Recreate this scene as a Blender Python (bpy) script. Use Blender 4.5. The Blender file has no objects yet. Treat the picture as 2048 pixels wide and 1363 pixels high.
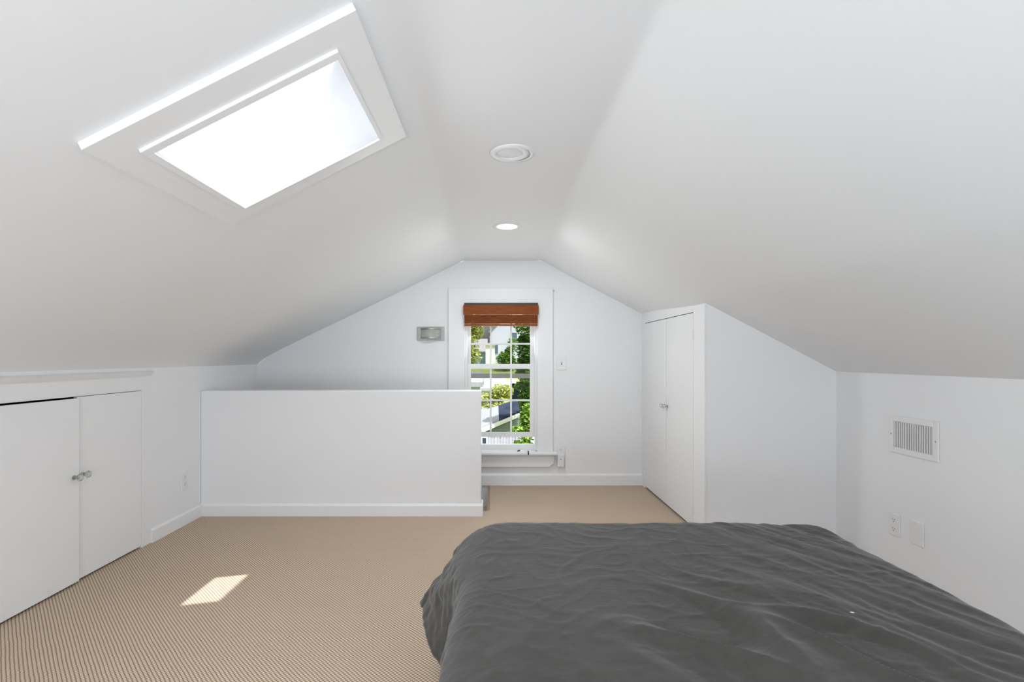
import bpy, bmesh, math, random
from mathutils import Vector, Matrix, noise
random.seed(7)
S = bpy.context.scene
COL = S.collection

# ------------------------------------------------------------------ camera
CAM_H = 1.15
cd = bpy.data.cameras.new('camera'); cam = bpy.data.objects.new('camera', cd); COL.objects.link(cam)
cam.location = (0, 0, CAM_H); cam.rotation_euler = (math.pi/2, 0, 0)
cd.sensor_width = 36; cd.lens = 36*1000/2048
cd.shift_x = 36/2048
cd.shift_y = 32.5/2048
cd.clip_start = 0.02; cd.clip_end = 400
S.camera = cam

# ------------------------------------------------------------------ light
S.view_settings.view_transform = 'Standard'; S.view_settings.look = 'None'
S.view_settings.gamma = 1; S.view_settings.use_curve_mapping = False
S.view_settings.exposure = -0.05
W = bpy.data.worlds.new('sky'); S.world = W; W.use_nodes = True
wn = W.node_tree.nodes; wl = W.node_tree.links; wn.clear()
sky = wn.new('ShaderNodeTexSky'); sky.sky_type = 'NISHITA'; sky.sun_disc = False
sky.sun_elevation = math.radians(60); sky.sun_rotation = math.radians(142)
sky.air_density = 1.0; sky.dust_density = 5.0; sky.ozone_density = 1.0
bg = wn.new('ShaderNodeBackground'); bg.inputs['Strength'].default_value = 0.45
wo = wn.new('ShaderNodeOutputWorld')
hs = wn.new('ShaderNodeHueSaturation'); hs.inputs['Saturation'].default_value = .4
wl.new(sky.outputs[0], hs.inputs['Color']); wl.new(hs.outputs[0], bg.inputs[0]); wl.new(bg.outputs[0], wo.inputs[0])

SUN_DIR = Vector((-.605, .86, -1.9)).normalized()
sd = bpy.data.lights.new('sun', 'SUN'); sd.energy = 12; sd.angle = math.radians(.6); sd.color = (1, .99, .98)
sun = bpy.data.objects.new('sun', sd); COL.objects.link(sun)
sun.rotation_euler = SUN_DIR.to_track_quat('-Z', 'Y').to_euler(); sun.location = (3, -4, 9)

def area(name, loc, direction, sx, sy, power, color=(1, 1, 1)):
    a = bpy.data.lights.new(name, 'AREA'); a.shape = 'RECTANGLE'; a.size = sx; a.size_y = sy
    a.energy = power; a.color = color
    o = bpy.data.objects.new(name, a); COL.objects.link(o); o.location = loc
    o.rotation_euler = Vector(direction).to_track_quat('-Z', 'Z').to_euler()
    return o
# soft fill lamps added behind the camera: one level, one tilted at the ceiling
area('rear_fill', (0.1, -3.5, 1.15), (0, 1, 0.02), 2.8, 1.3, 10, (.93, .965, 1))
area('ceiling_fill', (0.1, -1.35, 0.5), (0, 0.9, 1), 3.0, 1.3, 82, (.86, .93, 1))

# daylight entering through the skylight, at the plane of its glass
_nr = Vector((-.508, 0, 1)).normalized()
area('skylight_daylight', Vector((-.683, 1.5885, 1.115+.508*(-.683+2.13))) - _nr*.026, -_nr, .50, .47, 9.5, (.92, .965, 1))
# sunlit ground and houses outside throw daylight up through the gable window
area('gable_window_daylight', (.063, 4.40, .95), (0, -1, .5), .60, 1.15, 6.5, (.92, .965, 1))
# ------------------------------------------------------------------ helpers
def at(px, py, Y):
    """point seen at pixel (px,py) of the photograph at depth Y"""
    return Vector(((px-988)*Y/1000, Y, CAM_H - (py-714)*Y/1000))

class MB:
    def __init__(s): s.bm = bmesh.new()
    def face(s, pts):
        return s.bm.faces.new([s.bm.verts.new(p) for p in pts])
    def box(s, x0, x1, y0, y1, z0, z1, M=None):
        v = [s.bm.verts.new((M @ Vector(p)) if M else p) for p in
             [(x0,y0,z0),(x1,y0,z0),(x1,y1,z0),(x0,y1,z0),(x0,y0,z1),(x1,y0,z1),(x1,y1,z1),(x0,y1,z1)]]
        for f in [(0,3,2,1),(4,5,6,7),(0,1,5,4),(1,2,6,5),(2,3,7,6),(3,0,4,7)]:
            s.bm.faces.new([v[i] for i in f])
        return s
    def prism(s, pts2, axis, a, b, M=None):
        """extrude a 2-D outline; axis 'y': pts are (x,z) ; 'x': (y,z) ; 'z': (x,y)"""
        def mk(p, t):
            q = {'y': (p[0], t, p[1]), 'x': (t, p[0], p[1]), 'z': (p[0], p[1], t)}[axis]
            return (M @ Vector(q)) if M else q
        A = [s.bm.verts.new(mk(p, a)) for p in pts2]; B = [s.bm.verts.new(mk(p, b)) for p in pts2]
        n = len(pts2)
        s.bm.faces.new(A); s.bm.faces.new(B[::-1])
        for i in range(n): s.bm.faces.new([A[i], B[i], B[(i+1) % n], A[(i+1) % n]])
        return s
    def lathe(s, prof, seg=32, M=None, cap=True):
        """prof: (r, h) list, around local z"""
        rings = []
        for r, h in prof:
            ring = []
            for k in range(seg):
                a = 2*math.pi*k/seg; p = Vector((r*math.cos(a), r*math.sin(a), h))
                ring.append(s.bm.verts.new((M @ p) if M else p))
            rings.append(ring)
        for A, B in zip(rings, rings[1:]):
            for k in range(seg): s.bm.faces.new([A[k], A[(k+1) % seg], B[(k+1) % seg], B[k]])
        if cap:
            if prof[0][0] > 1e-5: s.bm.faces.new(rings[0][::-1])
            if prof[-1][0] > 1e-5: s.bm.faces.new(rings[-1])
        return s
    def build(s, name, mat, parent=None, bevel=0, smooth=False, seg=2):
        bmesh.ops.recalc_face_normals(s.bm, faces=s.bm.faces)
        me = bpy.data.meshes.new(name); s.bm.to_mesh(me); s.bm.free()
        if mat: me.materials.append(mat)
        if smooth:
            for p in me.polygons: p.use_smooth = True
        o = bpy.data.objects.new(name, me); COL.objects.link(o)
        if parent:
            o.parent = parent
            o.matrix_parent_inverse = Matrix.Translation(-parent.location)
        if bevel:
            m = o.modifiers.new('bevel', 'BEVEL'); m.width = bevel; m.segments = seg; m.limit_method = 'ANGLE'
            m.angle_limit = math.radians(40)
        return o

def tag(o, label, cat, group=None, kind=None):
    if label: o['label'] = label
    if cat: o['category'] = cat
    if group: o['group'] = group
    if kind: o['kind'] = kind
    return o
def empty(name, loc, label, cat, group=None, kind=None):
    o = bpy.data.objects.new(name, None); COL.objects.link(o); o.location = loc; o.empty_display_size = .1
    return tag(o, label, cat, group, kind)

# ------------------------------------------------------------------ materials
def mat(name, col, rough=.5, metal=0, **kw):
    m = bpy.data.materials.new(name); m.use_nodes = True
    b = m.node_tree.nodes['Principled BSDF']
    b.inputs['Base Color'].default_value = (*col, 1); b.inputs['Roughness'].default_value = rough
    b.inputs['Metallic'].default_value = metal
    for k, v in kw.items(): b.inputs[k].default_value = v
    return m
def noisy(m, scale, c0, c1, bump=0, coords='Object', detail=4, stretch=None, dist=.01):
    nt = m.node_tree; n = nt.nodes; l = nt.links; b = n['Principled BSDF']
    tc = n.new('ShaderNodeTexCoord'); mp = n.new('ShaderNodeMapping')
    if stretch: mp.inputs['Scale'].default_value = stretch
    l.new(tc.outputs[coords], mp.inputs[0])
    t = n.new('ShaderNodeTexNoise'); t.inputs['Scale'].default_value = scale; t.inputs['Detail'].default_value = detail
    l.new(mp.outputs[0], t.inputs['Vector'])
    r = n.new('ShaderNodeValToRGB'); r.color_ramp.elements[0].position = .3; r.color_ramp.elements[1].position = .7
    r.color_ramp.elements[0].color = (*c0, 1); r.color_ramp.elements[1].color = (*c1, 1)
    l.new(t.outputs[0], r.inputs[0]); l.new(r.outputs[0], b.inputs['Base Color'])
    if bump:
        bp = n.new('ShaderNodeBump'); bp.inputs['Strength'].default_value = bump; bp.inputs['Distance'].default_value = dist
        l.new(t.outputs[0], bp.inputs['Height']); l.new(bp.outputs[0], b.inputs['Normal'])
    return m
WALL = noisy(mat('white_wall_paint', (.845,.85,.86), .65), 3.0, (.838,.844,.854), (.848,.854,.864), .05, dist=.004)
TRIM = noisy(mat('white_trim_paint', (.84,.84,.845), .38), 6.0, (.835,.835,.84), (.845,.845,.85), .03, dist=.003)
DOORM = noisy(mat('white_door_paint', (.84,.84,.845), .35), 4.0, (.83,.83,.835), (.845,.845,.85), .03, dist=.003)
PLATE = noisy(mat('white_plastic', (.82,.82,.82), .4), 20, (.815,.815,.815), (.825,.825,.825))
DARK = noisy(mat('unlit_interior', (.02,.02,.02), .9), 5, (.015,.015,.015), (.025,.025,.025))  # near-black colour stands in for the unlit closet interiors
CHROME = noisy(mat('brushed_nickel', (.4,.4,.39), .5, 1), 60, (.34,.34,.33), (.44,.44,.43), .05)
WTRIM_IN = noisy(mat('white_lint', (.85,.85,.85), .9), 50, (.82,.82,.82), (.88,.88,.88))
BLACK = noisy(mat('black_plastic', (.015,.015,.015), .5), 10, (.012,.012,.012), (.02,.02,.02))

# carpet: looped weave, rows crossing on the diagonal
CARPET = mat('woven_tan_carpet', (.4,.3,.2), .95)
def carpet():
    nt = CARPET.node_tree; n = nt.nodes; l = nt.links; b = n['Principled BSDF']
    tc = n.new('ShaderNodeTexCoord')
    nz = n.new('ShaderNodeTexNoise'); nz.inputs['Scale'].default_value = 9; nz.inputs['Detail'].default_value = 3
    l.new(tc.outputs['Object'], nz.inputs['Vector'])
    wob = n.new('ShaderNodeVectorMath'); wob.operation = 'SCALE'; wob.inputs['Scale'].default_value = .006
    l.new(nz.outputs['Color'], wob.inputs[0])
    add = n.new('ShaderNodeVectorMath'); add.operation = 'ADD'
    l.new(tc.outputs['Object'], add.inputs[0]); l.new(wob.outputs[0], add.inputs[1])
    sx = n.new('ShaderNodeSeparateXYZ'); l.new(add.outputs[0], sx.inputs[0])
    def M(op, a, b_=None, v=None):
        m = n.new('ShaderNodeMath'); m.operation = op
        l.new(a, m.inputs[0]) if not isinstance(a, (int, float)) else setattr(m.inputs[0], 'default_value', a)
        if b_ is not None:
            l.new(b_, m.inputs[1]) if not isinstance(b_, (int, float)) else setattr(m.inputs[1], 'default_value', b_)
        return m.outputs[0]
    k = math.pi/0.0166
    u = M('ADD', sx.outputs[0], sx.outputs[1]); v = M('SUBTRACT', sx.outputs[0], sx.outputs[1])
    su = M('ABSOLUTE', M('SINE', M('MULTIPLY', u, k))); sv = M('ABSOLUTE', M('SINE', M('MULTIPLY', v, k)))
    su = M('POWER', su, .5); sv = M('POWER', sv, .5)
    h = M('MULTIPLY', su, M('ADD', M('MULTIPLY', sv, .95), .05))
    # fine strands lying across each loop
    st = M('ADD', M('MULTIPLY', M('SINE', M('MULTIPLY', v, k*6)), .06), h)
    fn = n.new('ShaderNodeTexNoise'); fn.inputs['Scale'].default_value = 260; fn.inputs['Detail'].default_value = 2
    l.new(tc.outputs['Object'], fn.inputs['Vector'])
    st2 = M('ADD', st, M('MULTIPLY', M('SUBTRACT', fn.outputs[0], .5), .5))
    r = n.new('ShaderNodeValToRGB'); e = r.color_ramp.elements
    e[0].position = .12; e[0].color = (.15,.085,.045,1); e[1].position = .95; e[1].color = (.78,.65,.52,1)
    m2 = r.color_ramp.elements.new(.5); m2.color = (.52,.398,.29,1)
    l.new(st2, r.inputs[0])
    # broad wear mottling
    bn = n.new('ShaderNodeTexNoise'); bn.inputs['Scale'].default_value = 2.2; bn.inputs['Detail'].default_value = 3
    l.new(tc.outputs['Object'], bn.inputs['Vector'])
    mx = n.new('ShaderNodeMix'); mx.data_type = 'RGBA'; mx.blend_type = 'MULTIPLY'
    mx.inputs[0].default_value = .35
    l.new(r.outputs[0], mx.inputs[6])
    r2 = n.new('ShaderNodeValToRGB'); r2.color_ramp.elements[0].color = (.85,.80,.78,1); r2.color_ramp.elements[1].color = (1,1,1,1)
    l.new(bn.outputs[0], r2.inputs[0]); l.new(r2.outputs[0], mx.inputs[7])
    l.new(mx.outputs[2], b.inputs['Base Color'])
    bp = n.new('ShaderNodeBump'); bp.inputs['Strength'].default_value = .5; bp.inputs['Distance'].default_value = .004
    l.new(st2, bp.inputs['Height']); l.new(bp.outputs[0], b.inputs['Normal'])
    b.inputs['Specular IOR Level'].default_value = .15
carpet()

def glassmat(name, tint, refl=.06):
    m = bpy.data.materials.new(name); m.use_nodes = True; n = m.node_tree.nodes; l = m.node_tree.links; n.clear()
    t = n.new('ShaderNodeBsdfTransparent'); t.inputs[0].default_value = (*tint, 1)
    g = n.new('ShaderNodeBsdfGlossy'); g.inputs['Roughness'].default_value = .02
    lw = n.new('ShaderNodeLayerWeight'); pw = n.new('ShaderNodeMath'); pw.operation = 'POWER'; pw.inputs[1].default_value = 5
    f = n.new('ShaderNodeMath'); f.operation = 'MULTIPLY_ADD'; f.inputs[1].default_value = .3; f.inputs[2].default_value = .002
    lw.inputs[0].default_value = .5; l.new(lw.outputs['Facing'], pw.inputs[0]); l.new(pw.outputs[0], f.inputs[0])
    mx = n.new('ShaderNodeMixShader'); o = n.new('ShaderNodeOutputMaterial')
    l.new(f.outputs[0], mx.inputs[0]); l.new(t.outputs[0], mx.inputs[1]); l.new(g.outputs[0], mx.inputs[2]); l.new(mx.outputs[0], o.inputs[0])
    return m
GLASS = glassmat('window_glass', (.60,.605,.60))
GLASSL = glassmat('window_glass_clear', (.76,.765,.76))
SKYGLASS = glassmat('skylight_glass', (.90,.91,.92))
_n = SKYGLASS.node_tree.nodes; _l = SKYGLASS.node_tree.links
_t = _n.new('ShaderNodeBsdfTranslucent'); _t.inputs[0].default_value = (.95,.96,.97,1)
_m = _n.new('ShaderNodeMixShader'); _m.inputs[0].default_value = .2
_o = [k for k in _n if k.type == 'OUTPUT_MATERIAL'][0]; _s = _o.inputs[0].links[0].from_socket
_l.new(_s, _m.inputs[1]); _l.new(_t.outputs[0], _m.inputs[2]); _l.new(_m.outputs[0], _o.inputs[0])
CRYSTAL = mat('clear_crystal', (.80,.82,.82), .03, 0, **{'Transmission Weight': 1.0, 'IOR': 1.5})

WOOD = mat('varnished_orange_wood', (.4,.12,.02), .5, **{'Specular IOR Level': .2})
noisy(WOOD, 9, (.155,.032,.0035), (.30,.076,.009), .05, stretch=(1.2, 8, 26), dist=.002)

FAB = mat('charcoal_cotton', (.09,.088,.084), .85)
def fabric():
    nt = FAB.node_tree; n = nt.nodes; l = nt.links; b = n['Principled BSDF']
    tc = n.new('ShaderNodeTexCoord')
    mp = n.new('ShaderNodeMapping'); mp.inputs['Scale'].default_value = (1, 2.2, 1); l.new(tc.outputs['Object'], mp.inputs[0])
    t1 = n.new('ShaderNodeTexNoise'); t1.inputs['Scale'].default_value = 30; t1.inputs['Detail'].default_value = 8; t1.inputs['Roughness'].default_value = .65
    l.new(mp.outputs[0], t1.inputs['Vector'])
    t2 = n.new('ShaderNodeTexNoise'); t2.inputs['Scale'].default_value = 6; t2.inputs['Detail'].default_value = 6; t2.inputs['Distortion'].default_value = 1.2
    l.new(tc.outputs['Object'], t2.inputs['Vector'])
    r = n.new('ShaderNodeValToRGB'); r.color_ramp.elements[0].position = .3; r.color_ramp.elements[1].position = .75
    r.color_ramp.elements[0].color = (.052,.049,.045,1); r.color_ramp.elements[1].color = (.084,.080,.0745,1)
    mx = n.new('ShaderNodeMath'); mx.operation = 'ADD'; 
    m1 = n.new('ShaderNodeMath'); m1.operation = 'MULTIPLY'; m1.inputs[1].default_value = .5; l.new(t1.outputs[0], m1.inputs[0])
    m2 = n.new('ShaderNodeMath'); m2.operation = 'MULTIPLY'; m2.inputs[1].default_value = .5; l.new(t2.outputs[0], m2.inputs[0])
    l.new(m1.outputs[0], mx.inputs[0]); l.new(m2.outputs[0], mx.inputs[1])
    l.new(mx.outputs[0], r.inputs[0]); l.new(r.outputs[0], b.inputs['Base Color'])
    bp = n.new('ShaderNodeBump'); bp.inputs['Strength'].default_value = .5; bp.inputs['Distance'].default_value = .008
    l.new(mx.outputs[0], bp.inputs['Height']); l.new(bp.outputs[0], b.inputs['Normal'])
    b.inputs['Sheen Weight'].default_value = .25; b.inputs['Sheen Roughness'].default_value = .4
    b.inputs['Specular IOR Level'].default_value = .2
fabric()

# ------------------------------------------------------------------ room dimensions
XL, XR, XC = -2.13, 2.15, 1.33
YB, YF, YH, YC = -3.6, 4.50, 3.63, 3.14
ZC = 2.055
HOLE_X = -0.035; HOLE_Y = 3.745
SKX0, SKX1, SKY0, SKY1 = -.945, -.425, 1.33, 1.845          # skylight opening in the slope
def sstep(t): t = max(0, min(1, t)); return t*t*(3-2*t)
def z_lin(x, y):
    zl = 1.115 + .508*(x-XL)
    z1 = 1.49 + .055*sstep((y-3.1)/1.4)
    if x < XC: zr = ZC + (z1-ZC)*(x-.43)/(XC-.43)
    else: zr = z1 + (1.06-z1)*(x-XC)/(XR-XC)
    if y > 4.1 and x >= XC-.3: pass
    k = .012
    a = sorted([zl, ZC, zr])[:2]
    d = a[1]-a[0]
    z = a[0] - (max(0, k-d)**2)/(4*k) if d < k else a[0]
    fr = sstep((x-XL)/1.85) if x < 0 else sstep((1.6-x)/1.2)
    if x < XL+.16: z -= .030*((XL+.16-x)/.16)**2.2
    return z - .036*sstep((y-4.02)/.48)*fr

# ceiling: one continuous plaster skin, flat strip and two slopes
def ceiling():
    xs = sorted(set([XL, SKX0, SKX1, -.28, .43, XC, XR] + [round(XL+.06*i, 3) for i in range(1, 71) if XL+.06*i < XR-.02]
                    + [XL+.01,XL+.02,XL+.035,XL+.05,XL+.08,XL+.1,XL+.14,XL+.16,-.31,-.295,-.265,-.25,.40,.415,.445,.46]))
    ys = sorted(set([YB, -1, 0, .6, SKY0, SKY1, 2.4, 3.0, YC, 3.6, 4.0, YF] + [4.02+.048*i for i in range(10)] + [1.0,1.2,2.1,3.3]))
    bm = bmesh.new(); V = {}
    for i, x in enumerate(xs):
        for j, y in enumerate(ys): V[i, j] = bm.verts.new((x, y, z_lin(x, y)))
    for i in range(len(xs)-1):
        for j in range(len(ys)-1):
            cx, cy = (xs[i]+xs[i+1])/2, (ys[j]+ys[j+1])/2
            if SKX0 < cx < SKX1 and SKY0 < cy < SKY1: continue
            bm.faces.new([V[i, j], V[i, j+1], V[i+1, j+1], V[i+1, j]])
    me = bpy.data.meshes.new('ceiling'); bm.to_mesh(me); bm.free(); me.materials.append(WALL)
    for p in me.polygons: p.use_smooth = True
    o = bpy.data.objects.new('ceiling', me); COL.objects.link(o)
    return tag(o, 'white plaster attic ceiling with flat strip between two slopes', 'ceiling', kind='structure')
ceiling()

# floor with the stair opening
f = MB()
T = .05
f.box(XL-.6, XR+.6, YB, HOLE_Y, -T, 0); f.box(HOLE_X, XR+.6, HOLE_Y, YF+.05, -T, 0)
tag(f.build('floor', CARPET), 'tan woven carpet covering the attic floor', 'floor', kind='structure')
f = MB(); f.box(XL, HOLE_X, HOLE_Y-.02, HOLE_Y, -1.7, -T-.001); f.box(HOLE_X, HOLE_X+.02, HOLE_Y, YF, -1.7, -T-.001)
tag(f.build('trim_1', WALL), 'white lining of the stair opening behind the half wall', 'stairwell lining', kind='structure')
# staircase going down to the left
st = empty('staircase', (HOLE_X-.3, 4.1, -1.7), 'carpeted stair going down behind the white half wall', 'stairs', kind='structure')
for i in range(8):
    x1 = HOLE_X - .26*i; zt = -.19*(i+1)
    b = MB(); b.box(max(x1-.285, XL), x1-.001, HOLE_Y+.002, YF-.002, zt-.03, zt); b.build('tread', CARPET, st, bevel=.012)
    b = MB(); b.box(x1-.02, x1-.002, HOLE_Y+.002, YF-.002, zt, zt+.16); b.build('riser', CARPET, st)

# far wall with window opening
WX0, WX1, WZ0, WZ1 = -.262, .388, .31, 1.636
def zw(x): return z_lin(x, YF)
w = MB()
def strip(x0, x1, zb, zt=None, y0=YF, y1=YF+.14):
    n = max(1, int((x1-x0)/.05)); 
    for i in range(n):
        a = x0+(x1-x0)*i/n; b_ = x0+(x1-x0)*(i+1)/n
        za, zb2 = (zw(a)+.0, zw(b_)+.0) if zt is None else (zt, zt)
        w.prism([(a, zb), (b_, zb), (b_, zb2), (a, za)], 'y', y0, y1)
strip(XL-.1, WX0, -1.75, None); strip(WX1, XR+.1, -1.75, None)
strip(WX0, WX1, -1.75, WZ0-.03); strip(WX0, WX1, WZ1, None)
bmesh.ops.remove_doubles(w.bm, verts=w.bm.verts, dist=1e-5)
tag(w.build('wall_far', WALL), 'white gable end wall around the window', 'wall', kind='structure')

# left knee wall with cupboard opening
DY0, DYM, DY1, DZ = 2.08, 2.551, 3.02, .950
w = MB()
w.box(XL-.08, XL, YB, DY0, 0, 1.115); w.box(XL-.08, XL, DY1, YF, 0, 1.115)
w.box(XL-.08, XL, DY0, DY1, DZ, 1.115); w.box(XL-.08, XL, HOLE_Y, YF, -1.75, 0)
tag(w.build('wall_left', WALL), 'low white knee wall on the left under the slope', 'wall', kind='structure')
w = MB(); w.box(XL-.62, XL-.60, DY0-.1, DY1+.1, 0, 1.1); w.box(XL-.6, XL-.081, DY0-.12, DY0-.1, 0, 1.1)  # unseen dark box, added so no light leaks through the door gaps
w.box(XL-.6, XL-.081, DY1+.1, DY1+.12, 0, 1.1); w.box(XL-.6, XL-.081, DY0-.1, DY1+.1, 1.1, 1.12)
tag(w.build('trim_2', DARK), 'unseen dark box added behind the left cupboard doors to block light', 'light blocker', kind='structure')

# right knee wall
w = MB(); w.box(XR, XR+.08, YB, YC+.1, 0, 1.06)
tag(w.build('wall_right', WALL), 'low white knee wall on the right with the vent grille', 'wall', kind='structure')
# rear gable wall (behind the photographer)
w = MB()
pts = [(XL-.1, 0), (XR+.1, 0)] + [(x, z_lin(min(max(x, XL), XR), YB)) for x in [XR+.1, XR, XC, .43, -.28, XL, XL-.1]]
w.prism(pts, 'y', YB-.12, YB)
tag(w.build('wall_rear', WALL), 'white gable wall behind the photographer', 'wall', kind='structure')

# half wall round the stair
w = MB(); w.box(XL, -.094, YH, YH+.11, -T, .907)
tag(w.build('wall_half', WALL, bevel=.006), 'white half wall guarding the stair in front of the window', 'half wall', kind='structure')

# closet: end wall and door wall
KY0, KYM, KY1, KZ = 3.335, 3.86, 4.405, 1.452
w = MB()
pts = [(XC, 0), (XR, 0)] + [(x, z_lin(x, YC)+.003) for x in (XR, 1.9, 1.6, XC)]
w.prism(pts, 'y', YC, YC+.08)
tag(w.build('wall_closet_end', WALL), 'white sloping end wall of the closet beyond the bed', 'wall', kind='structure')
w = MB()
def cw(y0, y1, z0):
    n = 6
    for i in range(n):
        a = y0+(y1-y0)*i/n; b_ = y0+(y1-y0)*(i+1)/n
        w.prism([(a, z0), (b_, z0), (b_, z_lin(XC, b_)+.003), (a, z_lin(XC, a)+.003)], 'x', XC, XC+.04)
cw(YC+.08, KY0, 0); cw(KY1, YF, 0); cw(KY0, KY1, KZ)
bmesh.ops.remove_doubles(w.bm, verts=w.bm.verts, dist=1e-5)
tag(w.build('wall_closet', WALL), 'white closet wall holding the tall doors', 'wall', kind='structure')
w = MB(); w.box(XC+.42, XC+.44, YC+.081, YF-.001, .001, 1.2); w.box(XC+.041, XC+.42, YC+.081, YC+.1, .001, 1.2)  # closet interior painted dark in place of shade behind the door gaps
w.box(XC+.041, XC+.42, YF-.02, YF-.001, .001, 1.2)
tag(w.build('trim_3', DARK), 'unseen box inside the tall closet, its shade given as dark colour', 'closet shade box', kind='structure')
# corner board
w = MB(); w.prism([(XC-.012, YC-.004), (XC+.004, YC-.004), (XC+.004, KY0-.045), (XC-.012, KY0-.045)], 'z', 0.0, 1.485)
tag(w.build('trim_4', TRIM, bevel=.003), 'white vertical corner board at the near end of the closet', 'corner board', kind='structure')

# ------------------------------------------------------------------ baseboards
def base_profile(h, t): return [(0, 0), (-t, 0), (-t, h-.014), (-t*.35, h), (0, h)]
def baseboard(name, p0, p1, h, t, label):
    """board along a wall from p0 to p1 (x,y); body on the right-hand side of travel"""
    d = Vector((p1[0]-p0[0], p1[1]-p0[1])); L = d.length; d.normalize(); n = Vector((d.y, -d.x))
    w = MB()
    A = []; B = []
    for (o, z) in [(0.0, 0), (t, 0), (t, h-.014), (t*.35, h), (0, h)]:
        A.append(w.bm.verts.new((p0[0]+n.x*o, p0[1]+n.y*o, z))); B.append(w.bm.verts.new((p1[0]+n.x*o, p1[1]+n.y*o, z)))
    w.bm.faces.new(A); w.bm.faces.new(B[::-1])
    for i in range(5): w.bm.faces.new([A[i], B[i], B[(i+1) % 5], A[(i+1) % 5]])
    return tag(w.build(name, TRIM), label, 'baseboard', kind='structure')
baseboard('baseboard_left', (XL, 3.10), (XL, YH-.014), .088, .014, 'short white baseboard on the left wall beside the cupboard doors')
baseboard('baseboard_half_wall', (XL, YH), (-.082, YH), .088, .014, 'white baseboard along the front of the half wall')
w = MB(); w.box(-.094, -.081, YH-.001, YH+.112, 0, .087)
tag(w.build('baseboard_half_wall_end', TRIM, bevel=.003), 'white baseboard return at the end of the half wall', 'baseboard', kind='structure')
baseboard('baseboard_far', (XL, YF), (XC, YF), .103, .014, 'white baseboard under the window along the gable wall')
baseboard('baseboard_left_near', (XL, YB), (XL, 1.99), .088, .014, 'white baseboard on the left wall nearest the photographer')

# ------------------------------------------------------------------ window in the far wall
win = empty('window_1', (.063, YF, WZ0), 'white double hung window with lower sash raised in the gable wall', 'window', kind='structure')
cf = YF-.022
c = MB()
c.prism([(-.41, .305), (WX0, .305), (WX0, WZ1), (WX1, WZ1), (WX1, .305), (.528, .305), (.528, 1.770), (-.41, 1.770)], 'y', cf, YF)
c.build('casing', TRIM, win, bevel=.003)
c = MB()
c.box(WX0-.001, WX0+.012, YF, YF+.14, WZ0, WZ1); c.box(WX1-.012, WX1+.001, YF, YF+.14, WZ0, WZ1); c.box(WX0, WX1, YF, YF+.14, WZ1-.012, WZ1)
c.box(WX0+.012, WX0+.022, YF+.005, YF+.038, WZ0, WZ1); c.box(WX1-.022, WX1-.012, YF+.005, YF+.038, WZ0, WZ1)
c.build('jamb', TRIM, win, bevel=.0015)
c = MB()
c.box(-.445, .562, YF-.075, YF, .280, .306); c.box(WX0, WX1, YF-.001, YF+.16, .280, .306)
c.build('stool', TRIM, win, bevel=.009)
c = MB(); c.box(WX0, WX1, YF+.085, YF+.14, .306, .350); c.build('sill', TRIM, win, bevel=.003)
c = MB()
c.prism([(-.41, .280), (.535, .280), (.535, .205), (.500, .168), (-.375, .168), (-.41, .205)], 'y', YF-.032, YF)
c.build('apron', TRIM, win, bevel=.004)
def sash(name, y0, y1, x0, x1, z0, z1, gx, gz, xm, zm, gm):
    p = MB()
    p.box(x0, gx[0], y0, y1, z0, z1); p.box(gx[1], x1, y0, y1, z0, z1)
    p.box(gx[0], gx[1], y0, y1, z0, gz[0]); p.box(gx[0], gx[1], y0, y1, gz[1], z1)
    o = p.build(name, TRIM, win, bevel=.002)
    g = MB(); ym = (y0+y1)/2
    for m in xm: g.box(m-.008, m+.008, ym-.009, ym+.009, gz[0], gz[1])
    for m in zm: g.box(gx[0], gx[1], ym-.008, ym+.008, m-.008, m+.008)
    g.build('muntin', TRIM, o, bevel=.002)
    g = MB(); g.box(gx[0]-.003, gx[1]+.003, ym-.0015, ym+.0015, gz[0]-.003, gz[1]+.003)
    g.build('glass', gm, o)
    return o
sash('sash', YF+.040, YF+.072, WX0+.013, WX1-.013, .425, 1.090, (-.209, .3265), (.470, 1.044), (-.030, .1555), (.758,), GLASSL)
sash('sash', YF+.078, YF+.110, WX0+.013, WX1-.013, .957, 1.625, (-.212, .3305), (1.000, 1.585), (-.030, .157), (1.273,), GLASS)

# wooden blind, raised
bl = empty('wood_blind', (.063, YF-.03, 1.43), 'orange-brown wooden blind pulled up at the top of the window', 'blind')
c = MB(); c.box(-.266, .392, YF-.045, YF-.023, 1.598, 1.634); c.build('headrail', mat('dark_headrail', (.05,.035,.025), .5), bl, bevel=.002)
c = MB(); c.box(-.272, .396, YF-.072, YF-.058, 1.530, 1.612); c.box(-.272, -.262, YF-.058, YF-.023, 1.530, 1.612)
c.box(.386, .396, YF-.058, YF-.023, 1.530, 1.612); c.build('valance', WOOD, bl, bevel=.003)
for i in range(9):
    z = 1.524 - i*.0088
    c = MB(); c.box(-.264, .388, YF-.062, YF-.024, z-.0035, z+.0035); c.build('slat', WOOD, bl, bevel=.0012)
c = MB(); c.box(-.264, .388, YF-.062, YF-.024, 1.428, 1.444); c.build('bottom_rail', WOOD, bl, bevel=.003)
for xx in (-.19, .315):
    c = MB(); c.box(xx-.001, xx+.001, YF-.0645, YF-.0625, 1.43, 1.53); c.build('cord', mat('tan_cord', (.35,.16,.06), .8), bl)

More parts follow.
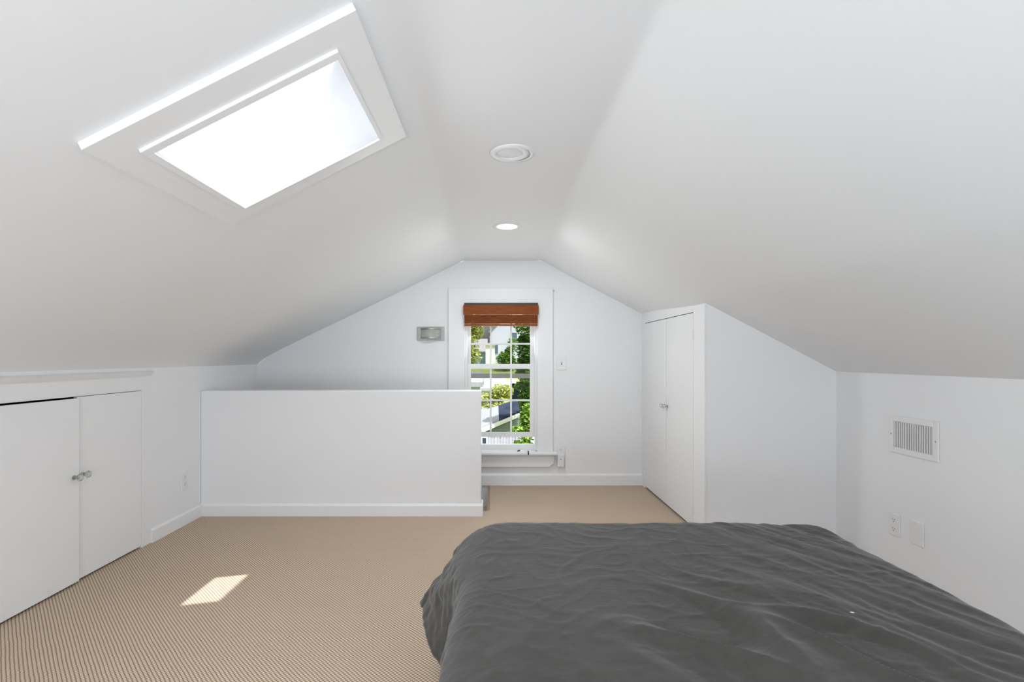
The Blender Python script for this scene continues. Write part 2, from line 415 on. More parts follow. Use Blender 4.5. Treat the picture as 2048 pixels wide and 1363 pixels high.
# two small dark slivers on the stool
c = MB(); c.box(-.021, .021, -.0045, .0045, 0, .009, Matrix.Translation((.222, YF-.005, .3062)) @ Matrix.Rotation(math.radians(62), 4, 'Z'))
tag(c.build('window_clip', BLACK, bevel=.001), 'tiny black clip lying slanted on the window stool', 'clip')
c = MB(); c.box(-.005, .005, -.028, .0, 0, .013, Matrix.Translation((.304, YF-.047, .3062)))
c.box(-.005, .005, -.034, -.0285, -.018, .013, Matrix.Translation((.304, YF-.047, .3062)))
tag(c.build('window_clip', BLACK, bevel=.001), 'tiny black clip hooked over the front edge of the window stool', 'clip')
c = MB(); c.lathe([(.003, 0), (.003, .018), (.006, .018), (.006, .021)], 10, Matrix.Translation((.536, YF, 1.745)) @ Matrix.Rotation(math.radians(90), 4, 'X'))
tag(c.build('nail', CHROME), 'small nail at the top right corner of the window casing', 'nail')

# ------------------------------------------------------------------ doors with crystal knobs
def knob(parent, pos, direction, r=.019):
    Mx = Matrix.Translation(pos) @ Vector(direction).to_track_quat('Z', 'Y').to_matrix().to_4x4()
    c = MB(); c.lathe([(.012, 0), (.012, .003), (.006, .006), (.006, .018)], 20, Mx)
    k = c.build('knob_stem', CHROME, parent, smooth=False)
    c = MB(); c.lathe([(.006, .016), (r*.72, .021), (r, .029), (r*.86, .037), (r*.45, .041)], 12, Mx)
    c.build('knob', CRYSTAL, k)
def door_leaf_left(name, y0, y1, proud, label, knob_y):
    o = empty(name, (XL, (y0+y1)/2, 0), label, 'cupboard door', kind='structure')
    c = MB(); c.box(XL-.018+proud, XL+proud, y0+.002, y1-.002, .012, DZ-.003-(.006 if proud > .01 else 0)); c.build('door_panel', DOORM, o, bevel=.0015)
    knob(o, (XL+proud, knob_y, .545), (1, 0, 0))
    return o
d1 = door_leaf_left('door_1', DY0, DYM, .016, 'white cupboard door at the left edge, standing slightly proud', DYM-.035)
d2 = door_leaf_left('door_2', DYM, DY1, .001, 'white cupboard door nearer the half wall, shut flush', DYM+.035)
# flush casing round the cupboard ; added strip above, tilted down to read as shade
c = MB(); c.box(XL, XL+.0015, DY1+.003, 3.098, 0, 1.062); c.box(XL, XL+.0015, 1.99, DY0-.003, 0, 1.062); c.box(XL, XL+.0015, DY0-.003, DY1+.003, DZ+.006, 1.034)
tag(c.build('trim_5', TRIM, bevel=.001), 'flat white casing round the left cupboard doors', 'casing', kind='structure')
c = MB(); c.prism([(XL, 1.034), (XL+.006, 1.034), (XL+.026, 1.060), (XL+.012, 1.066), (XL, 1.068)], 'y', 1.99, 3.098)
tag(c.build('trim_6', TRIM), 'narrow strip added above the left cupboard doors, tilted down to read as shade', 'shade strip', kind='structure')

def door_leaf_right(name, y0, y1, label, knob_y, hinge_y):
    o = empty(name, (XC, (y0+y1)/2, 0), label, 'closet door', kind='structure')
    c = MB(); c.box(XC-.001, XC+.019, y0+.0025, y1-.0025, .018, KZ-.006); c.build('door_panel', DOORM, o, bevel=.0015)
    knob(o, (XC-.001, knob_y, .775), (-1, 0, 0), .017)
    for z in (.13, 1.30):
        c = MB(); c.lathe([(.004, -.03), (.0045, -.028), (.0045, .028), (.004, .03)], 10, Matrix.Translation((XC-.004, hinge_y, z)))
        c.box(XC-.003, XC-.0005, hinge_y-.012, hinge_y+.012, z-.028, z+.028)
        c.build('hinge', TRIM, o)
    return o
door_leaf_right('door_3', KY0, KYM, 'tall white closet door leaf nearer the bed', KYM-.03, KY0+.003)
door_leaf_right('door_4', KYM, KY1, 'tall white closet door leaf next to the gable wall', KYM+.03, KY1-.003)

# ------------------------------------------------------------------ skylight
sk_s = .508; nrm = Vector((-sk_s, 0, 1)).normalized(); tng = Vector((1, 0, sk_s)).normalized()
def sp(x, y, h=0):
    """point on the left slope at room x,y, lifted h along the outward normal"""
    return Vector((x, y, 1.115+sk_s*(x-XL))) + nrm*h
def slab(m, x0, x1, y0, y1, h0, h1):
    P = [sp(x0,y0,h0), sp(x1,y0,h0), sp(x1,y1,h0), sp(x0,y1,h0), sp(x0,y0,h1), sp(x1,y0,h1), sp(x1,y1,h1), sp(x0,y1,h1)]
    v = [m.bm.verts.new(p) for p in P]
    for f in [(0,3,2,1),(4,5,6,7),(0,1,5,4),(1,2,6,5),(2,3,7,6),(3,0,4,7)]: m.bm.faces.new([v[i] for i in f])
def ring(m, o, i, h0, h1):
    """four boards between outer and inner rectangle (x0,x1,y0,y1)"""
    slab(m, o[0], o[1], o[2], i[2], h0, h1); slab(m, o[0], o[1], i[3], o[3], h0, h1)
    slab(m, o[0], i[0], i[2], i[3], h0, h1); slab(m, i[1], o[1], i[2], i[3], h0, h1)
skl = empty('window_2', sp((SKX0+SKX1)/2, (SKY0+SKY1)/2), 'bright skylight in the left ceiling slope with white casing', 'skylight', kind='structure')
inner = (SKX0+.0, SKX1-.0, SKY0-.0, SKY1-.0)
m = MB(); ring(m, (-1.023, -.348, 1.228, 1.93), (SKX0, SKX1, SKY0, SKY1), -.021, .004); bmesh.ops.remove_doubles(m.bm, verts=m.bm.verts, dist=1e-5); m.build('casing', TRIM, skl)
m = MB(); ring(m, (SKX0-.002, SKX1+.002, SKY0-.012, SKY1), (SKX0+.017, SKX1-.010, SKY0+.016, SKY1-.006), -.031, -.018); m.build('stop_moulding', TRIM, skl, bevel=.001)
m = MB(); slab(m, SKX0+.012, SKX1-.006, SKY0+.012, SKY1-.003, -.024, -.021); m.build('glass', SKYGLASS, skl)
m = MB(); ring(m, (SKX0-.02, SKX1+.02, SKY0-.02, SKY1+.02), (SKX0, SKX1, SKY0, SKY1), .004, .31); m.build('shaft', TRIM, skl)
# roof covering outside, so that the shaft ends in a real roof
m = MB()
ring(m, (-3.2, -.25, YB-.2, YF+.3), (SKX0, SKX1, SKY0, SKY1), .31, .335)
tag(m.build('roof', noisy(mat('asphalt_shingle', (.12,.12,.12), .9), 30, (.09,.09,.09), (.15,.15,.15), .3)), 'grey shingled roof slope around the skylight opening', 'roof', kind='structure')

# ------------------------------------------------------------------ recessed lights
EMIT = mat('lit_lamp', (1,1,1), .5); EMIT.node_tree.nodes['Principled BSDF'].inputs['Emission Color'].default_value = (1, .98, .95, 1)
EMIT.node_tree.nodes['Principled BSDF'].inputs['Emission Strength'].default_value = 6
LENS = noisy(mat('grey_lens', (.5,.5,.5), .3), 15, (.48,.48,.48), (.53,.53,.53))
r1 = empty('recessed_light', (.078, 2.215, ZC), 'round white recessed ceiling light, switched off, nearer the skylight', 'ceiling light', 'recessed ceiling lights')
Md = lambda x, y: Matrix.Translation((x, y, ZC)) @ Matrix.Rotation(math.pi, 4, 'X')
m = MB(); m.lathe([(.099, 0), (.098, .004), (.082, .006), (.080, .004)], 48, Md(.082, 2.222), cap=False); m.build('flange', TRIM, r1, smooth=True)
m = MB(); m.lathe([(.086, .002), (.084, .006), (.076, .009), (.062, .008), (.055, .004), (.053, -.02)], 48, Md(.068, 2.215), cap=False); m.build('trim_ring', PLATE, r1, smooth=True)
m = MB(); m.lathe([(.0, .001), (.053, .001), (.053, -.001), (0, -.001)], 40, Md(.068, 2.215), cap=False); m.build('lens', LENS, r1)
r2 = empty('recessed_light', (.09, 3.454, ZC), 'round white recessed ceiling light, lit, in front of the window wall', 'ceiling light', 'recessed ceiling lights')
m = MB(); m.lathe([(.100, 0), (.098, .005), (.076, .007), (.068, .003), (.066, -.004)], 48, Md(.09, 3.454), cap=False); m.build('flange', TRIM, r2, smooth=True)
m = MB(); m.lathe([(0, .009), (.045, .008), (.062, .005), (.065, .0), (0, -.001)], 40, Md(.09, 3.454), cap=False); m.build('lamp_lens', EMIT, r2, smooth=True)
area('recessed_lamp_light', (.09, 3.454, ZC-.012), (0, 0, -1), .12, .12, 9, (.95, .975, 1))

# ------------------------------------------------------------------ wall plates
def plate_frame(pos, normal):
    n = Vector(normal); up = Vector((0, 0, 1)); r = up.cross(n)
    M = Matrix((( r.x, up.x, n.x, pos[0]), (r.y, up.y, n.y, pos[1]), (r.z, up.z, n.z, pos[2]), (0, 0, 0, 1)))
    return M      # local x = to the right seen from the room, y = up, z = out of the wall
SLOT = mat('socket_slot', (.08,.08,.08), .6)
def duplex(pos, normal, label, w=.076, h=.118, plug=False):
    M = plate_frame(pos, normal)
    t = empty('outlet', pos, label, 'outlet')
    m = MB(); m.box(-w/2, w/2, -h/2, h/2, 0, .006, M); m.build('plate', PLATE, t, bevel=.003)
    for s in (1, -1):
        if plug and s < 0: continue
        m = MB(); m.prism([(-.017, s*.024-.010), (-.011, s*.024-.0145), (.011, s*.024-.0145), (.017, s*.024-.010), (.017, s*.024+.010), (.011, s*.024+.0145), (-.011, s*.024+.0145), (-.017, s*.024+.010)], 'z', .005, .008, M)
        so = m.build('socket', PLATE, t, bevel=.0008)
        m = MB(); m.box(-.008, -.0055, s*.024+.000, s*.024+.009, .0078, .0084, M); m.box(.0055, .008, s*.024+.000, s*.024+.008, .0078, .0084, M)
        m.lathe([(.0028, .0078), (.0028, .0084)], 12, M @ Matrix.Translation((0, s*.024-.007, 0)))
        m.build('slot', SLOT, so)
    m = MB(); m.lathe([(.003, .006), (.0025, .0075)], 12, M); m.build('screw', PLATE, t)
    return t, M
duplex((XR, 2.68, .254), (-1, 0, 0), 'white duplex outlet on the right knee wall, nearer the closet')
t = empty('blank_plate', (XR, 2.536, .257), 'blank white cover plate on the right knee wall beside the outlet', 'cover plate')
M = plate_frame((XR, 2.536, .257), (-1, 0, 0))
m = MB(); m.box(-.039, .039, -.060, .060, 0, .007, M); m.build('plate', PLATE, t, bevel=.003)
m = MB(); m.box(-.003, .003, -.040, -.034, .0068, .0085, M); m.build('tab', PLATE, t)
duplex((XL, 3.436, .3025), (1, 0, 0), 'white outlet on the left wall between cupboard and half wall', .080, .127)
t, M = duplex((.602, YF, .295), (0, -1, 0), 'white outlet beside the window stool with a plug-in adapter', .078, .118, plug=True)
t = empty('plug_adapter', (.596, YF-.008, .24), 'white plug-in adapter hanging in the outlet beside the window', 'adapter')
m = MB(); m.box(.566, .626, YF-.040, YF-.0085, .170, .283); m.build('housing', PLATE, t, bevel=.005)
m = MB(); m.lathe([(.004, 0), (.004, .002)], 12, Matrix.Translation((.597, YF-.040, .24)) @ Matrix.Rotation(math.pi/2, 4, 'X')); m.build('indicator', SLOT, t)
t = empty('light_switch', (.608, YF, 1.096), 'white light switch plate right of the window', 'light switch')
M = plate_frame((.608, YF, 1.096), (0, -1, 0))
m = MB(); m.box(-.043, .043, -.060, .060, 0, .006, M); m.build('plate', PLATE, t, bevel=.003)
m = MB(); m.box(-.005, .005, -.012, .012, .0055, .0075, M); m.build('slot', SLOT, t)
m = MB(); m.box(-.004, .004, -.002, .008, .006, .017, M); m.build('toggle', PLATE, t, bevel=.0015)

# vent register on the right wall
v = empty('air_vent', (XR, 2.56, .74), 'white metal air vent grille with vertical louvres on the right wall', 'vent')
M = plate_frame((XR, 2.56, .74), (-1, 0, 0))
ox, oy, ix, iy = .149, .099, .121, .0685
m = MB()
for q in [(-ox, -ix, -oy, oy), (ix, ox, -oy, oy), (-ix, ix, iy, oy), (-ix, ix, -oy, -iy)]: m.box(q[0], q[1], q[2], q[3], 0, .009, M)
m.build('frame', PLATE, v, bevel=.003)
m = MB(); m.box(-ix, ix, -iy, iy, -.0005, .001, M); m.build('duct_shade', mat('vent_dark', (.22,.22,.22), .8), v)  # flat dark sheet stands in for the shade behind the louvres
LOUV = noisy(mat('louvre_metal', (.72,.72,.70), .4), 30, (.70,.70,.68), (.74,.74,.72))
for i in range(17):
    x = -ix + (i+.5)*2*ix/17
    m = MB(); m.box(-.0037, .0037, -iy, iy, -.0006, .0006, M @ Matrix.Translation((x, 0, .0055)) @ Matrix.Rotation(math.radians(35), 4, 'Y'))
    m.build('louvre', LOUV, v)
for s in (-1, 1):
    m = MB(); m.lathe([(.004, .009), (.003, .0105)], 12, M @ Matrix.Translation((s*.135, 0, 0))); m.build('screw', CHROME, v)

# wall light left of the window
s_ = empty('wall_light', (-.567, YF, 1.366), 'brushed nickel wall light with frosted glass left of the window', 'wall light')
m = MB(); m.box(-.690, -.447, YF-.012, YF, 1.302, 1.424); m.build('back_plate', CHROME, s_, bevel=.003)
FROST = mat('frosted_glass', (.42,.43,.38), .35)
noisy(FROST, 25, (.36,.37,.32), (.46,.47,.42))
def arc_slab(mb, x0, x1, z0, z1, bow, th, y):
    n = 14; P = []
    for k in range(n+1):
        a = k/n; xx = x0+(x1-x0)*a; P.append((xx, y - bow*(1-(2*a-1)**2)))
    for k in range(n, -1, -1): P.append((P[k][0], P[k][1]+th))
    mb.prism(P, 'z', z0, z1)
m = MB(); arc_slab(m, -.655, -.482, 1.325, 1.402, .035, .004, YF-.020); m.build('glass_shade', FROST, s_, smooth=False)
POL = mat('polished_nickel', (.42,.42,.41), .35, 1)
for z0, z1 in ((1.398, 1.410), (1.317, 1.329)):
    m = MB(); arc_slab(m, -.660, -.477, z0, z1, .038, .012, YF-.024); m.build('band', POL, s_, bevel=.002)
for x in (-.662, -.480):
    m = MB(); m.box(x, x+.008, YF-.026, YF-.012, 1.315, 1.412); m.build('bracket', CHROME, s_, bevel=.001)

# ------------------------------------------------------------------ bed and duvet
TOP = .538
BX0, BX1, BY0, BY1 = -.075, 1.235, .02, 1.915
bed = empty('bed', (.58, .97, 0), 'low bed standing under the charcoal duvet', 'bed')
m = MB(); m.box(BX0+.09, BX1-.09, BY0+.05, BY1-.10, .26, TOP-.035); m.build('mattress', noisy(mat('ticking', (.7,.7,.68), .8), 40, (.68,.68,.66), (.72,.72,.70)), bed, bevel=.05, seg=4)
m = MB(); m.box(BX0+.09, BX1-.09, BY0+.05, BY1-.10, .16, .26); m.build('bed_base', noisy(mat('base_cloth', (.1,.1,.1), .8), 40, (.09,.09,.09), (.12,.12,.12)), bed, bevel=.02)
for xx in (BX0+.16, BX1-.16):
    for yy in (BY0+.15, BY1-.2):
        m = MB(); m.lathe([(.02, 0), (.026, .16)], 16, Matrix.Translation((xx, yy, 0))); m.build('leg', BLACK, bed)

def ridged(p, f):
    return 1-abs(noise.noise(p*f))*2
def top_wrinkle(x, y):
    h = 0
    # long pulled folds running from the middle of the foot towards the right side
    a = math.radians(30); u = x*math.cos(a)+y*math.sin(a); v_ = -x*math.sin(a)+y*math.cos(a)
    wr = sstep((x-.45)/.6)
    u += .05*noise.noise(Vector((x*2.2, y*2.2, 41)))
    q = Vector((u*11, v_*1.5, 1.7)); n1 = noise.noise(q); n2 = noise.noise(q*2.1+Vector((3, 0, 0)))
    h += wr*(.0048*(1-abs(n1)*2.6) + .0030*(1-abs(n2)*2.6))*sstep((BX1+.05-x)/.2+.4)
    # soft swells everywhere
    h += .004*noise.noise(Vector((x*3, y*3, 5)))
    # crumpled creases
    w1 = Vector((x + .08*noise.noise(Vector((x*4, y*4, 9))), y + .08*noise.noise(Vector((x*4, y*4, 19))), 0))
    c1 = 1-abs(noise.noise(Vector((w1.x*5, w1.y*9, 2))))*6
    h += .0018*max(0, c1)
    c2 = 1-abs(noise.noise(Vector((w1.x*9+w1.y*7, w1.y*9-w1.x*7, 12))))*5
    h += .0016*max(0, c2)
    # bigger rumples on the near right
    g = math.exp(-(((x-.62)/.28)**2+((y-1.05)/.22)**2))
    h += g*.040*max(0, 1-abs(noise.noise(Vector((x*5+y*3.5, y*3.0, 33))))*3.2)
    return h
def duvet():
    rc = .14          # corner radius of the mattress outline
    L = .32
    nx, ny = 330, 400
    x0, x1, y0, y1 = BX0-L, BX1+L, BY0-.02, BY1+L
    bm = bmesh.new(); G = []
    for j in range(ny+1):
        row = []
        for i in range(nx+1):
            cx = x0+(x1-x0)*i/nx; cy = y0+(y1-y0)*j/ny
            ix0 = BX0+rc - .035*sstep((1.9-cy)/.9) ; ix1 = BX1-rc; iy1 = BY1-rc
            qx = min(max(cx, ix0), ix1); qy = min(cy, iy1)
            dx, dy = cx-qx, cy-qy; d = math.hypot(dx, dy)
            if dx and dy and d > 0: d0 = d; d = max(min(d0, rc), d0*(max(abs(dx), abs(dy))/d0)**.75); dx *= d/d0; dy *= d/d0
            if d <= rc*.45:
                X, Y, drop = cx, cy, 0
            else:
                n_ = Vector((dx, dy))/d
                e = d-rc*.45; k_ = math.exp(-((cy-1.79)/.27)**4) if cx < .5 else 0
                R = rc*.62 + .07*k_
                # side angle: corner of the foot flares out
                ang = math.atan2(dy, -dx)          # 0 = left side, 90 = foot
                flare = .10
                if cx < .5: flare = .03 + .50*k_
                elif n_.x > .3: flare = .10
                amax = math.pi/2 - flare
                al = min(e/R, amax)
                out = R*math.sin(al); drop = R*(1-math.cos(al))
                rest = max(0, e-R*amax)
                out += rest*math.sin(flare)*1.0; drop += rest*math.cos(flare)
                # hanging folds
                s_arc = cx*1.0+cy*1.0 if (dx and dy) else (cy if dx else cx)
                fo = sstep(rest/.15)*.016*math.sin(ang*7 + cy*13 + cx*11)
                out += fo
                X = qx+n_.x*(rc*.45+out); Y = qy+n_.y*(rc*.45+out)
            z = TOP - drop
            topw = 1-sstep(drop/.10)
            wk = top_wrinkle(cx, cy)
            z += wk*topw
            # gentle puff: highest inside, sinking to the rim
            ed = min(cx-BX0, BX1-cx, BY1-cy)
            z -= .006*(1-sstep(ed/.15))*topw
            if topw < 1 and d > 0:
                sgn = (1-topw)
                off = sgn*(.012*noise.noise(Vector((cx*14, cy*14, 3)))+.006*noise.noise(Vector((cx*30, cy*30, 8))))
                X += off*(dx/d); Y += off*(dy/d)
            row.append(bm.verts.new((X, Y, max(.012, z))))
        G.append(row)
    for j in range(ny):
        for i in range(nx): bm.faces.new([G[j][i], G[j][i+1], G[j+1][i+1], G[j+1][i]])
    me = bpy.data.meshes.new('duvet'); bm.to_mesh(me); bm.free(); me.materials.append(FAB)
    for p in me.polygons: p.use_smooth = True
    o = bpy.data.objects.new('duvet', me); COL.objects.link(o)
    sm = o.modifiers.new('thick', 'SOLIDIFY'); sm.thickness = .012; sm.offset = -1
    return tag(o, 'creased charcoal cotton duvet spread over the bed in the foreground', 'duvet')
duvet()
m = MB(); lz = TOP + top_wrinkle(.838, 1.17)
m.lathe([(0, .002), (.0014, .0017), (.0021, .0008), (.0018, 0)], 10, Matrix.Translation((.838, 1.17, lz)) @ Matrix.Rotation(math.radians(-15), 4, 'Z') @ Matrix.Scale(2.4, 4, (1, 0, 0)))
tag(m.build('lint', WTRIM_IN, smooth=True), 'tiny white speck of lint on the right part of the charcoal duvet', 'lint')

# ------------------------------------------------------------------ outside the window
GZ = -5.2
def leafmat(name, c0, c1):
    m = mat(name, c0, .6)
    n = m.node_tree.nodes; l = m.node_tree.links; b = n['Principled BSDF']
    g = n.new('ShaderNodeNewGeometry'); r = n.new('ShaderNodeValToRGB')
    r.color_ramp.elements[0].color = (*c0, 1); r.color_ramp.elements[1].color = (*c1, 1)
    l.new(g.outputs['Random Per Island'], r.inputs[0]); l.new(r.outputs[0], b.inputs['Base Color'])
    tr = n.new('ShaderNodeBsdfTranslucent'); l.new(r.outputs[0], tr.inputs[0])
    mx = n.new('ShaderNodeMixShader'); mx.inputs[0].default_value = .35
    o = n['Material Output']; l.new(b.outputs[0], mx.inputs[1]); l.new(tr.outputs[0], mx.inputs[2]); l.new(mx.outputs[0], o.inputs[0])
    return m
LF_D = leafmat('deep_green_leaf', (.04,.12,.018), (.26,.48,.06))
LF_Y = leafmat('yellow_green_leaf', (.25,.30,.05), (.75,.78,.28))
LF_B = leafmat('bright_green_leaf', (.08,.20,.02), (.42,.62,.10))
BARK = noisy(mat('bark', (.12,.08,.05), .9), 12, (.07,.05,.03), (.16,.11,.07), .4)
def leaves(name, blobs, count, size, m, parent):
    b = MB(); rnd = random.Random(len(name)*13+count)
    tot = sum(q[3] for q in blobs)
    for (c, r, sq, wgt) in blobs:
        for _ in range(int(count*wgt/tot)):
            while True:
                p = Vector((rnd.uniform(-1, 1), rnd.uniform(-1, 1), rnd.uniform(-1, 1)))
                if p.length <= 1: break
            p = p * (.55+.45*p.length)
            P = Vector(c) + Vector((p.x*r, p.y*r, p.z*r*sq))
            s = size*rnd.uniform(.6, 1.3)
            R = Matrix.Rotation(rnd.uniform(0, 6.3), 4, 'Z') @ Matrix.Rotation(rnd.uniform(-1.2, 1.2), 4, 'X')
            q = [Vector((-s*.5, 0, 0)), Vector((-.1*s, -s*.42, .1*s)), Vector((s*.6, 0, 0)), Vector((-.1*s, s*.42, .1*s))]
            b.face([P + R @ v for v in q])
    return b.build(name, m, parent)
def tree(label, base, top, blobs, count, size, m, name='leafy_tree', cat='tree'):
    t = empty(name, base, label, cat, kind=None)
    b = MB(); d = Vector(top)-Vector(base)
    Mx = Matrix.Translation(base) @ d.to_track_quat('Z', 'Y').to_matrix().to_4x4()
    b.lathe([(.16, 0), (.11, d.length*.5), (.05, d.length)], 12, Mx); b.build('trunk', BARK, t)
    leaves('foliage', blobs, count, size, m, t)
    return t

# ground and far lawn
LAWN = noisy(mat('lawn', (.3,.45,.08), .9), 6, (.22,.30,.05), (.36,.45,.11))
m = MB(); m.face([(-60, 5, GZ), (60, 5, GZ), (60, 30, GZ), (-60, 30, GZ)]); m.face([(-60, 30, GZ), (60, 30, GZ), (60, 60, .35), (-60, 60, .35)])
m.face([(-60, 60, .35), (60, 60, .35), (60, 120, 1.2), (-60, 120, 1.2)])
tag(m.build('ground', LAWN), 'green lawn rising beyond the houses outside the window', 'lawn', kind='structure')

SIDW = mat('white_siding', (.85,.86,.88), .6)
n_ = SIDW.node_tree.nodes; l_ = SIDW.node_tree.links
wv = n_.new('ShaderNodeTexWave'); wv.bands_direction = 'Z'; wv.inputs['Scale'].default_value = 2.5
tc = n_.new('ShaderNodeTexCoord'); l_.new(tc.outputs['Object'], wv.inputs['Vector'])
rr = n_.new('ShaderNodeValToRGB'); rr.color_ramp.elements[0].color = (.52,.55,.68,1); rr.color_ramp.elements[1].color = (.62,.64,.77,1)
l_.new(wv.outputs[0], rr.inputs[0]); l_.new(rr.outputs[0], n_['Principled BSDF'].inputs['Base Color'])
SIDB = noisy(mat('blue_grey_siding', (.25,.34,.45), .6), 2, (.20,.30,.42), (.32,.42,.54), stretch=(8, 8, .3))
ROOFG = noisy(mat('grey_shingle', (.3,.3,.31), .9), 8, (.24,.24,.25), (.38,.38,.39))
ROOFL = noisy(mat('pale_metal_roof', (.5,.52,.55), .5), 3, (.26,.28,.31), (.36,.38,.41), stretch=(6, .3, .3))
SLATE = noisy(mat('dark_slate', (.05,.07,.11), 1, **{'Specular IOR Level': .05}), 4, (.02,.03,.05), (.045,.06,.09))
WTRIM = noisy(mat('outdoor_white_trim', (.85,.85,.85), .5), 3, (.83,.83,.83), (.87,.87,.87))
PANE = mat('dark_pane', (.12,.16,.24), .1)
GREYW = noisy(mat('grey_green_wall', (.28,.33,.33), .7), 2, (.15,.19,.19), (.21,.25,.25))

def house(label, x0, x1, Y0, Y1, zb, ze, zr, ridge='y', mw=None, mr=None, windows=(), name='house', over=.25):
    """gabled house: walls x0..x1, Y0..Y1; eave ze, ridge zr; gable faces the camera when ridge=='y'"""
    t = empty(name, ((x0+x1)/2, (Y0+Y1)/2, zb), label, 'house')
    m = MB()
    if ridge == 'y':
        xm = (x0+x1)/2
        m.prism([(x0, zb), (x1, zb), (x1, ze), (xm, zr), (x0, ze)], 'y', Y0, Y1)
    else:
        ym = (Y0+Y1)/2
        m.prism([(Y0, zb), (Y1, zb), (Y1, ze), (ym, zr), (Y0, ze)], 'x', x0, x1)
    m.build('wall', mw or SIDW, t)
    m = MB(); th = .12
    if ridge == 'y':
        sl = (zr-ze)/((x1-x0)/2); o = over
        for s in (-1, 1):
            xe = xm+s*((x1-x0)/2+o); zee = ze-o*sl
            m.prism([(xm, zr+.02), (xe, zee+.02), (xe, zee+.02+th), (xm, zr+.02+th)], 'y', Y0-o, Y1+o)
    else:
        sl = (zr-ze)/((Y1-Y0)/2); o = over
        for s in (-1, 1):
            ye = ym+s*((Y1-Y0)/2+o); zee = ze-o*sl
            m.prism([(ym, zr+.02), (ye, zee+.02), (ye, zee+.02+th), (ym, zr+.02+th)], 'x', x0-o, x1+o)
    m.build('roof', mr or ROOFG, t)
    for (a, b_, c, d) in windows:
        f_ = MB(); f_.box(a-.06, b_+.06, Y0-.05, Y0, c-.06, d+.06); fo = f_.build('window', WTRIM, t)
        p = MB(); p.box(a, b_, Y0-.065, Y0-.045, c, d); p.build('pane', PANE, fo)
    return t
# tall white neighbour house (top middle of the view), standing on the plateau beyond the lawn
A = at(981, 700, 66)
house('tall white house seen through the upper panes', A.x, A.x+7.0, 66, 76, .3, 4.6, 8.2, 'y', SIDW, ROOFG,
      windows=[(A.x+.25, A.x+1.0, 1.6, 2.9), (A.x+2.6, A.x+3.5, 3.2, 4.4)])
P = at(950, 700, 60)
house('blue grey house behind the yellow-green tree', P.x-2.2, P.x+1.25, 60, 64, .3, 1.9, 3.3, 'x', SIDB, ROOFG, name='house')
m = MB(); m.box(-.95, .10, 57.5, 59.2, .3, 2.55); m.prism([(-1.05, 2.55), (.2, 2.55), (-.42, 2.85)], 'y', 57.3, 59.3)
tag(m.build('annex', WTRIM), 'narrow white annex between the blue grey house and the tall white house', 'annex')
# long low white building with grey roof, mid view
P = at(942, 790, 15)
house('low white outbuilding with pale roof in mid view', -2.6, at(1004, 0, 19).x, 22, 23.5, GZ, -.22, .12, 'x', SIDW, ROOFL, name='outbuilding')
# dark sided shed at right
P = at(1024, 800, 13)
t = empty('shed', (P.x+.15, 13.4, GZ), 'dark sided shed between the yellow bush and the vine', 'shed')
m = MB(); m.box(P.x, P.x+.21, 13, 14, GZ, .42); m.build('wall', SLATE, t)
m = MB(); m.prism([(P.x-.22, .30), (P.x+.02, .50), (P.x+.32, .36), (P.x+.32, .42), (P.x+.02, .56), (P.x-.22, .36)], 'y', 12.8, 14.2); m.build('roof', WTRIM, t)
# small bright shed in front of the blue grey house
m_ = at(950, 760, 13.6)
house('small bright white shed at the left of the lower panes', m_.x-.9, m_.x+.15, 13.1, 13.9, GZ, m_.z-.12, m_.z+.10, 'x', SIDW, ROOFL, name='shed', over=.08)
# garage roof, lower middle: slopes down towards the lower left
t = empty('garage', (.1, 10.0, GZ), 'grey garage with white roof edge in the lower panes', 'garage')
def qf(name, pts, mt, th=.05):
    m = MB(); a = [Vector(p) for p in pts]
    n = (a[1]-a[0]).cross(a[2]-a[0]).normalized()*th
    A = [m.bm.verts.new(p) for p in a]; B = [m.bm.verts.new(p+n) for p in a]
    m.bm.faces.new(A); m.bm.faces.new(B[::-1])
    k = len(a)
    for i in range(k): m.bm.faces.new([A[i], B[i], B[(i+1) % k], A[(i+1) % k]])
    return m.build(name, mt, t)
g0, g1 = at(930, 872, 9.2), at(1040, 826, 10.2)
u0, u1 = at(930, 838, 10.6), at(1036, 801, 11.4)
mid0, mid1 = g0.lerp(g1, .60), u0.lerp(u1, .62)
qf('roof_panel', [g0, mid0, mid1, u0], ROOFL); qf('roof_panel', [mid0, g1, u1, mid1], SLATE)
d = Vector((0, -.03, -.065))
qf('fascia', [g0+Vector((0, -.03, .01)), g1+Vector((0, -.03, .01)), g1+d, g0+d], WTRIM, .03)
qf('wall', [g0+Vector((0, .12, -.1)), g1+Vector((0, .12, -.1)), Vector((g1.x, g1.y+.12, GZ)), Vector((g0.x, g0.y+.12, GZ))], GREYW)
# white deck with dark picket rail, seen under the raised sash
DECK = noisy(mat('pale_deck_paint', (.5,.5,.52), .6), 5, (.46,.46,.48), (.54,.54,.56))
t = empty('deck_rail', (.1, 8.0, GZ), 'white deck with a dark picket rail just below the raised sash', 'railing')
a = at(960, 892, 8.0); b2 = at(1050, 892, 8.0); zt = at(0, 873, 8.0).z; zb = at(0, 888, 8.0).z
m = MB(); m.box(a.x-.3, b2.x+.4, 8.02, 8.06, zt-.02, zt+.01); m.build('rail', WTRIM, t)
m = MB(); m.box(a.x-.3, b2.x+.4, 8.0, 8.9, zb-.08, zb-.03); m.build('deck', DECK, t)
m = MB(); m.box(a.x-.3, a.x+.03, 8.013, 8.018, zb-.03, zt-.02); m.build('panel', WTRIM, t)
m = MB(); m.box(a.x+.035, a.x+.10, 8.013, 8.018, zb-.03, zt-.02); m.build('panel', SLATE, t)
for i in range(24):
    x = a.x+.13+i*.024
    m = MB(); m.box(x, x+.013, 8.0, 8.012, zb-.03, zt); m.build('picket', SLATE, t)
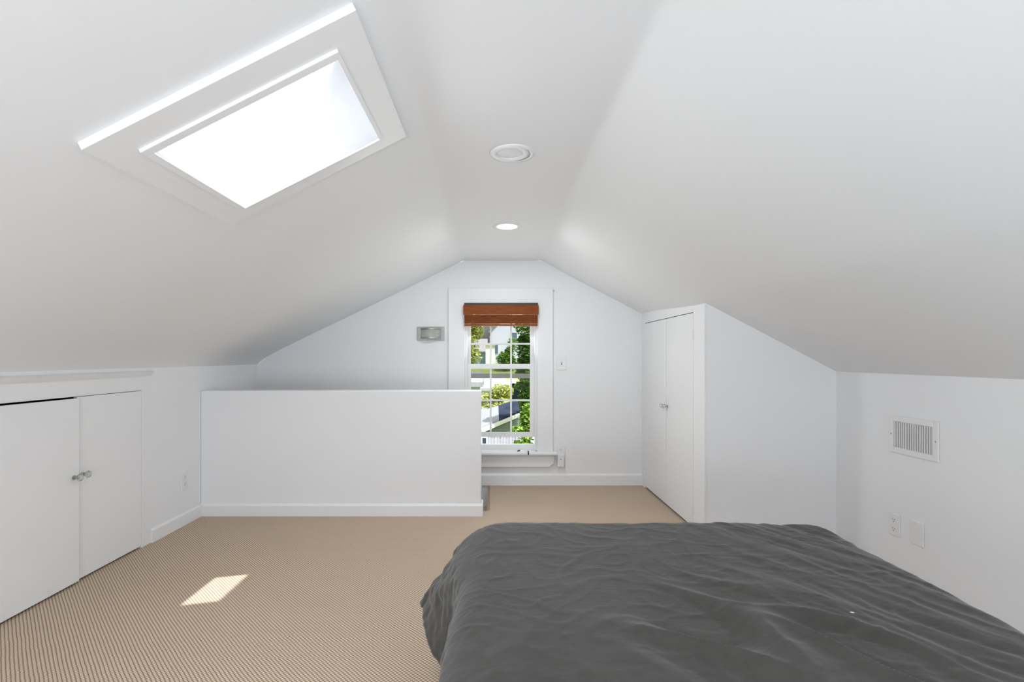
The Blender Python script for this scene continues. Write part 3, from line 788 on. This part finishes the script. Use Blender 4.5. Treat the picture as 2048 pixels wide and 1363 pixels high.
# trees
e = at
tree('yellow-green tree filling the upper left panes', (-1.3, 15, GZ), (-1.2, 15, 1.2),
     [((-.95, 15, 1.55), .55, 1.0, 3), ((-.62, 15.1, 1.95), .33, 1, 2), ((-.75, 14.9, 1.15), .38, .8, 2), ((-1.2, 15, .8), .5, .8, 2), ((-.9, 15, 2.4), .6, .8, 2)], 5200, .075, LF_Y)
tree('green tree with deep leaves in the right hand panes', (1.2, 9.2, GZ), (1.0, 9.2, 1.2),
     [((.66, 9.2, 1.22), .26, 1.2, 3), ((.60, 9.1, .86), .20, 1.0, 2), ((.72, 9.2, .45), .20, 1.4, 3), ((.66, 9.1, 1.70), .30, .8, 2), ((.78, 9.2, .1), .22, 1.2, 2), ((.57, 9.3, .35), .11, 2.4, 3), ((.60, 9.3, .0), .12, 1.6, 2), ((.56, 9.2, .98), .18, 1.1, 2), ((.58, 9.25, 1.45), .16, .9, 2), ((.50, 9.2, .62), .12, .8, 1), ((1.05, 9.3, .9), .45, 2.2, 3)], 10500, .055, LF_D)
tree('small green tree in front of the tall white house', (1.2, 56, -.3), (1.2, 56, .9),
     [((1.25, 56, .95), 1.0, .9, 3), ((1.75, 56, .7), .75, 1, 2), ((2.1, 56, 2.4), .8, 1.3, 1), ((1.7, 56, 1.8), .5, 1, 1)], 2600, .22, LF_D)
tree('leafy vine with bright leaves at the lower right of the window', (.50, 7.5, GZ), (.50, 7.5, -.1),
     [((.46, 7.5, .08), .07, 2.4, 2), ((.50, 7.5, .25), .10, 2.2, 2), ((.53, 7.5, .02), .13, 1.3, 2), ((.36, 7.45, .06), .10, .7, 2), ((.44, 7.5, -.16), .15, .7, 2)], 2300, .042, LF_B, name='vine', cat='vine')
tree('yellow flowering bush behind the garage roof', (.12, 12.2, GZ), (.12, 12.2, .2),
     [((.14, 12.2, .30), .24, .9, 3), ((.32, 12.2, .30), .16, 1.2, 2), ((-.08, 12.2, .14), .20, .8, 2), ((.06, 12.2, -.05), .26, .6, 2), ((-.40, 12.2, .20), .20, .6, 1), ((-.30, 12.2, .0), .22, .6, 1)], 3600, .05, LF_Y, name='bush', cat='bush')
tree('far hedge of green trees above the lawn', (-1, 95, .3), (-1, 95, 3),
     [((x*2.2-7, 95, 1.0+.3*(x % 2)), 1.5, .6, 1) for x in range(9)], 3000, .4, LF_B, name='hedge', cat='hedge')
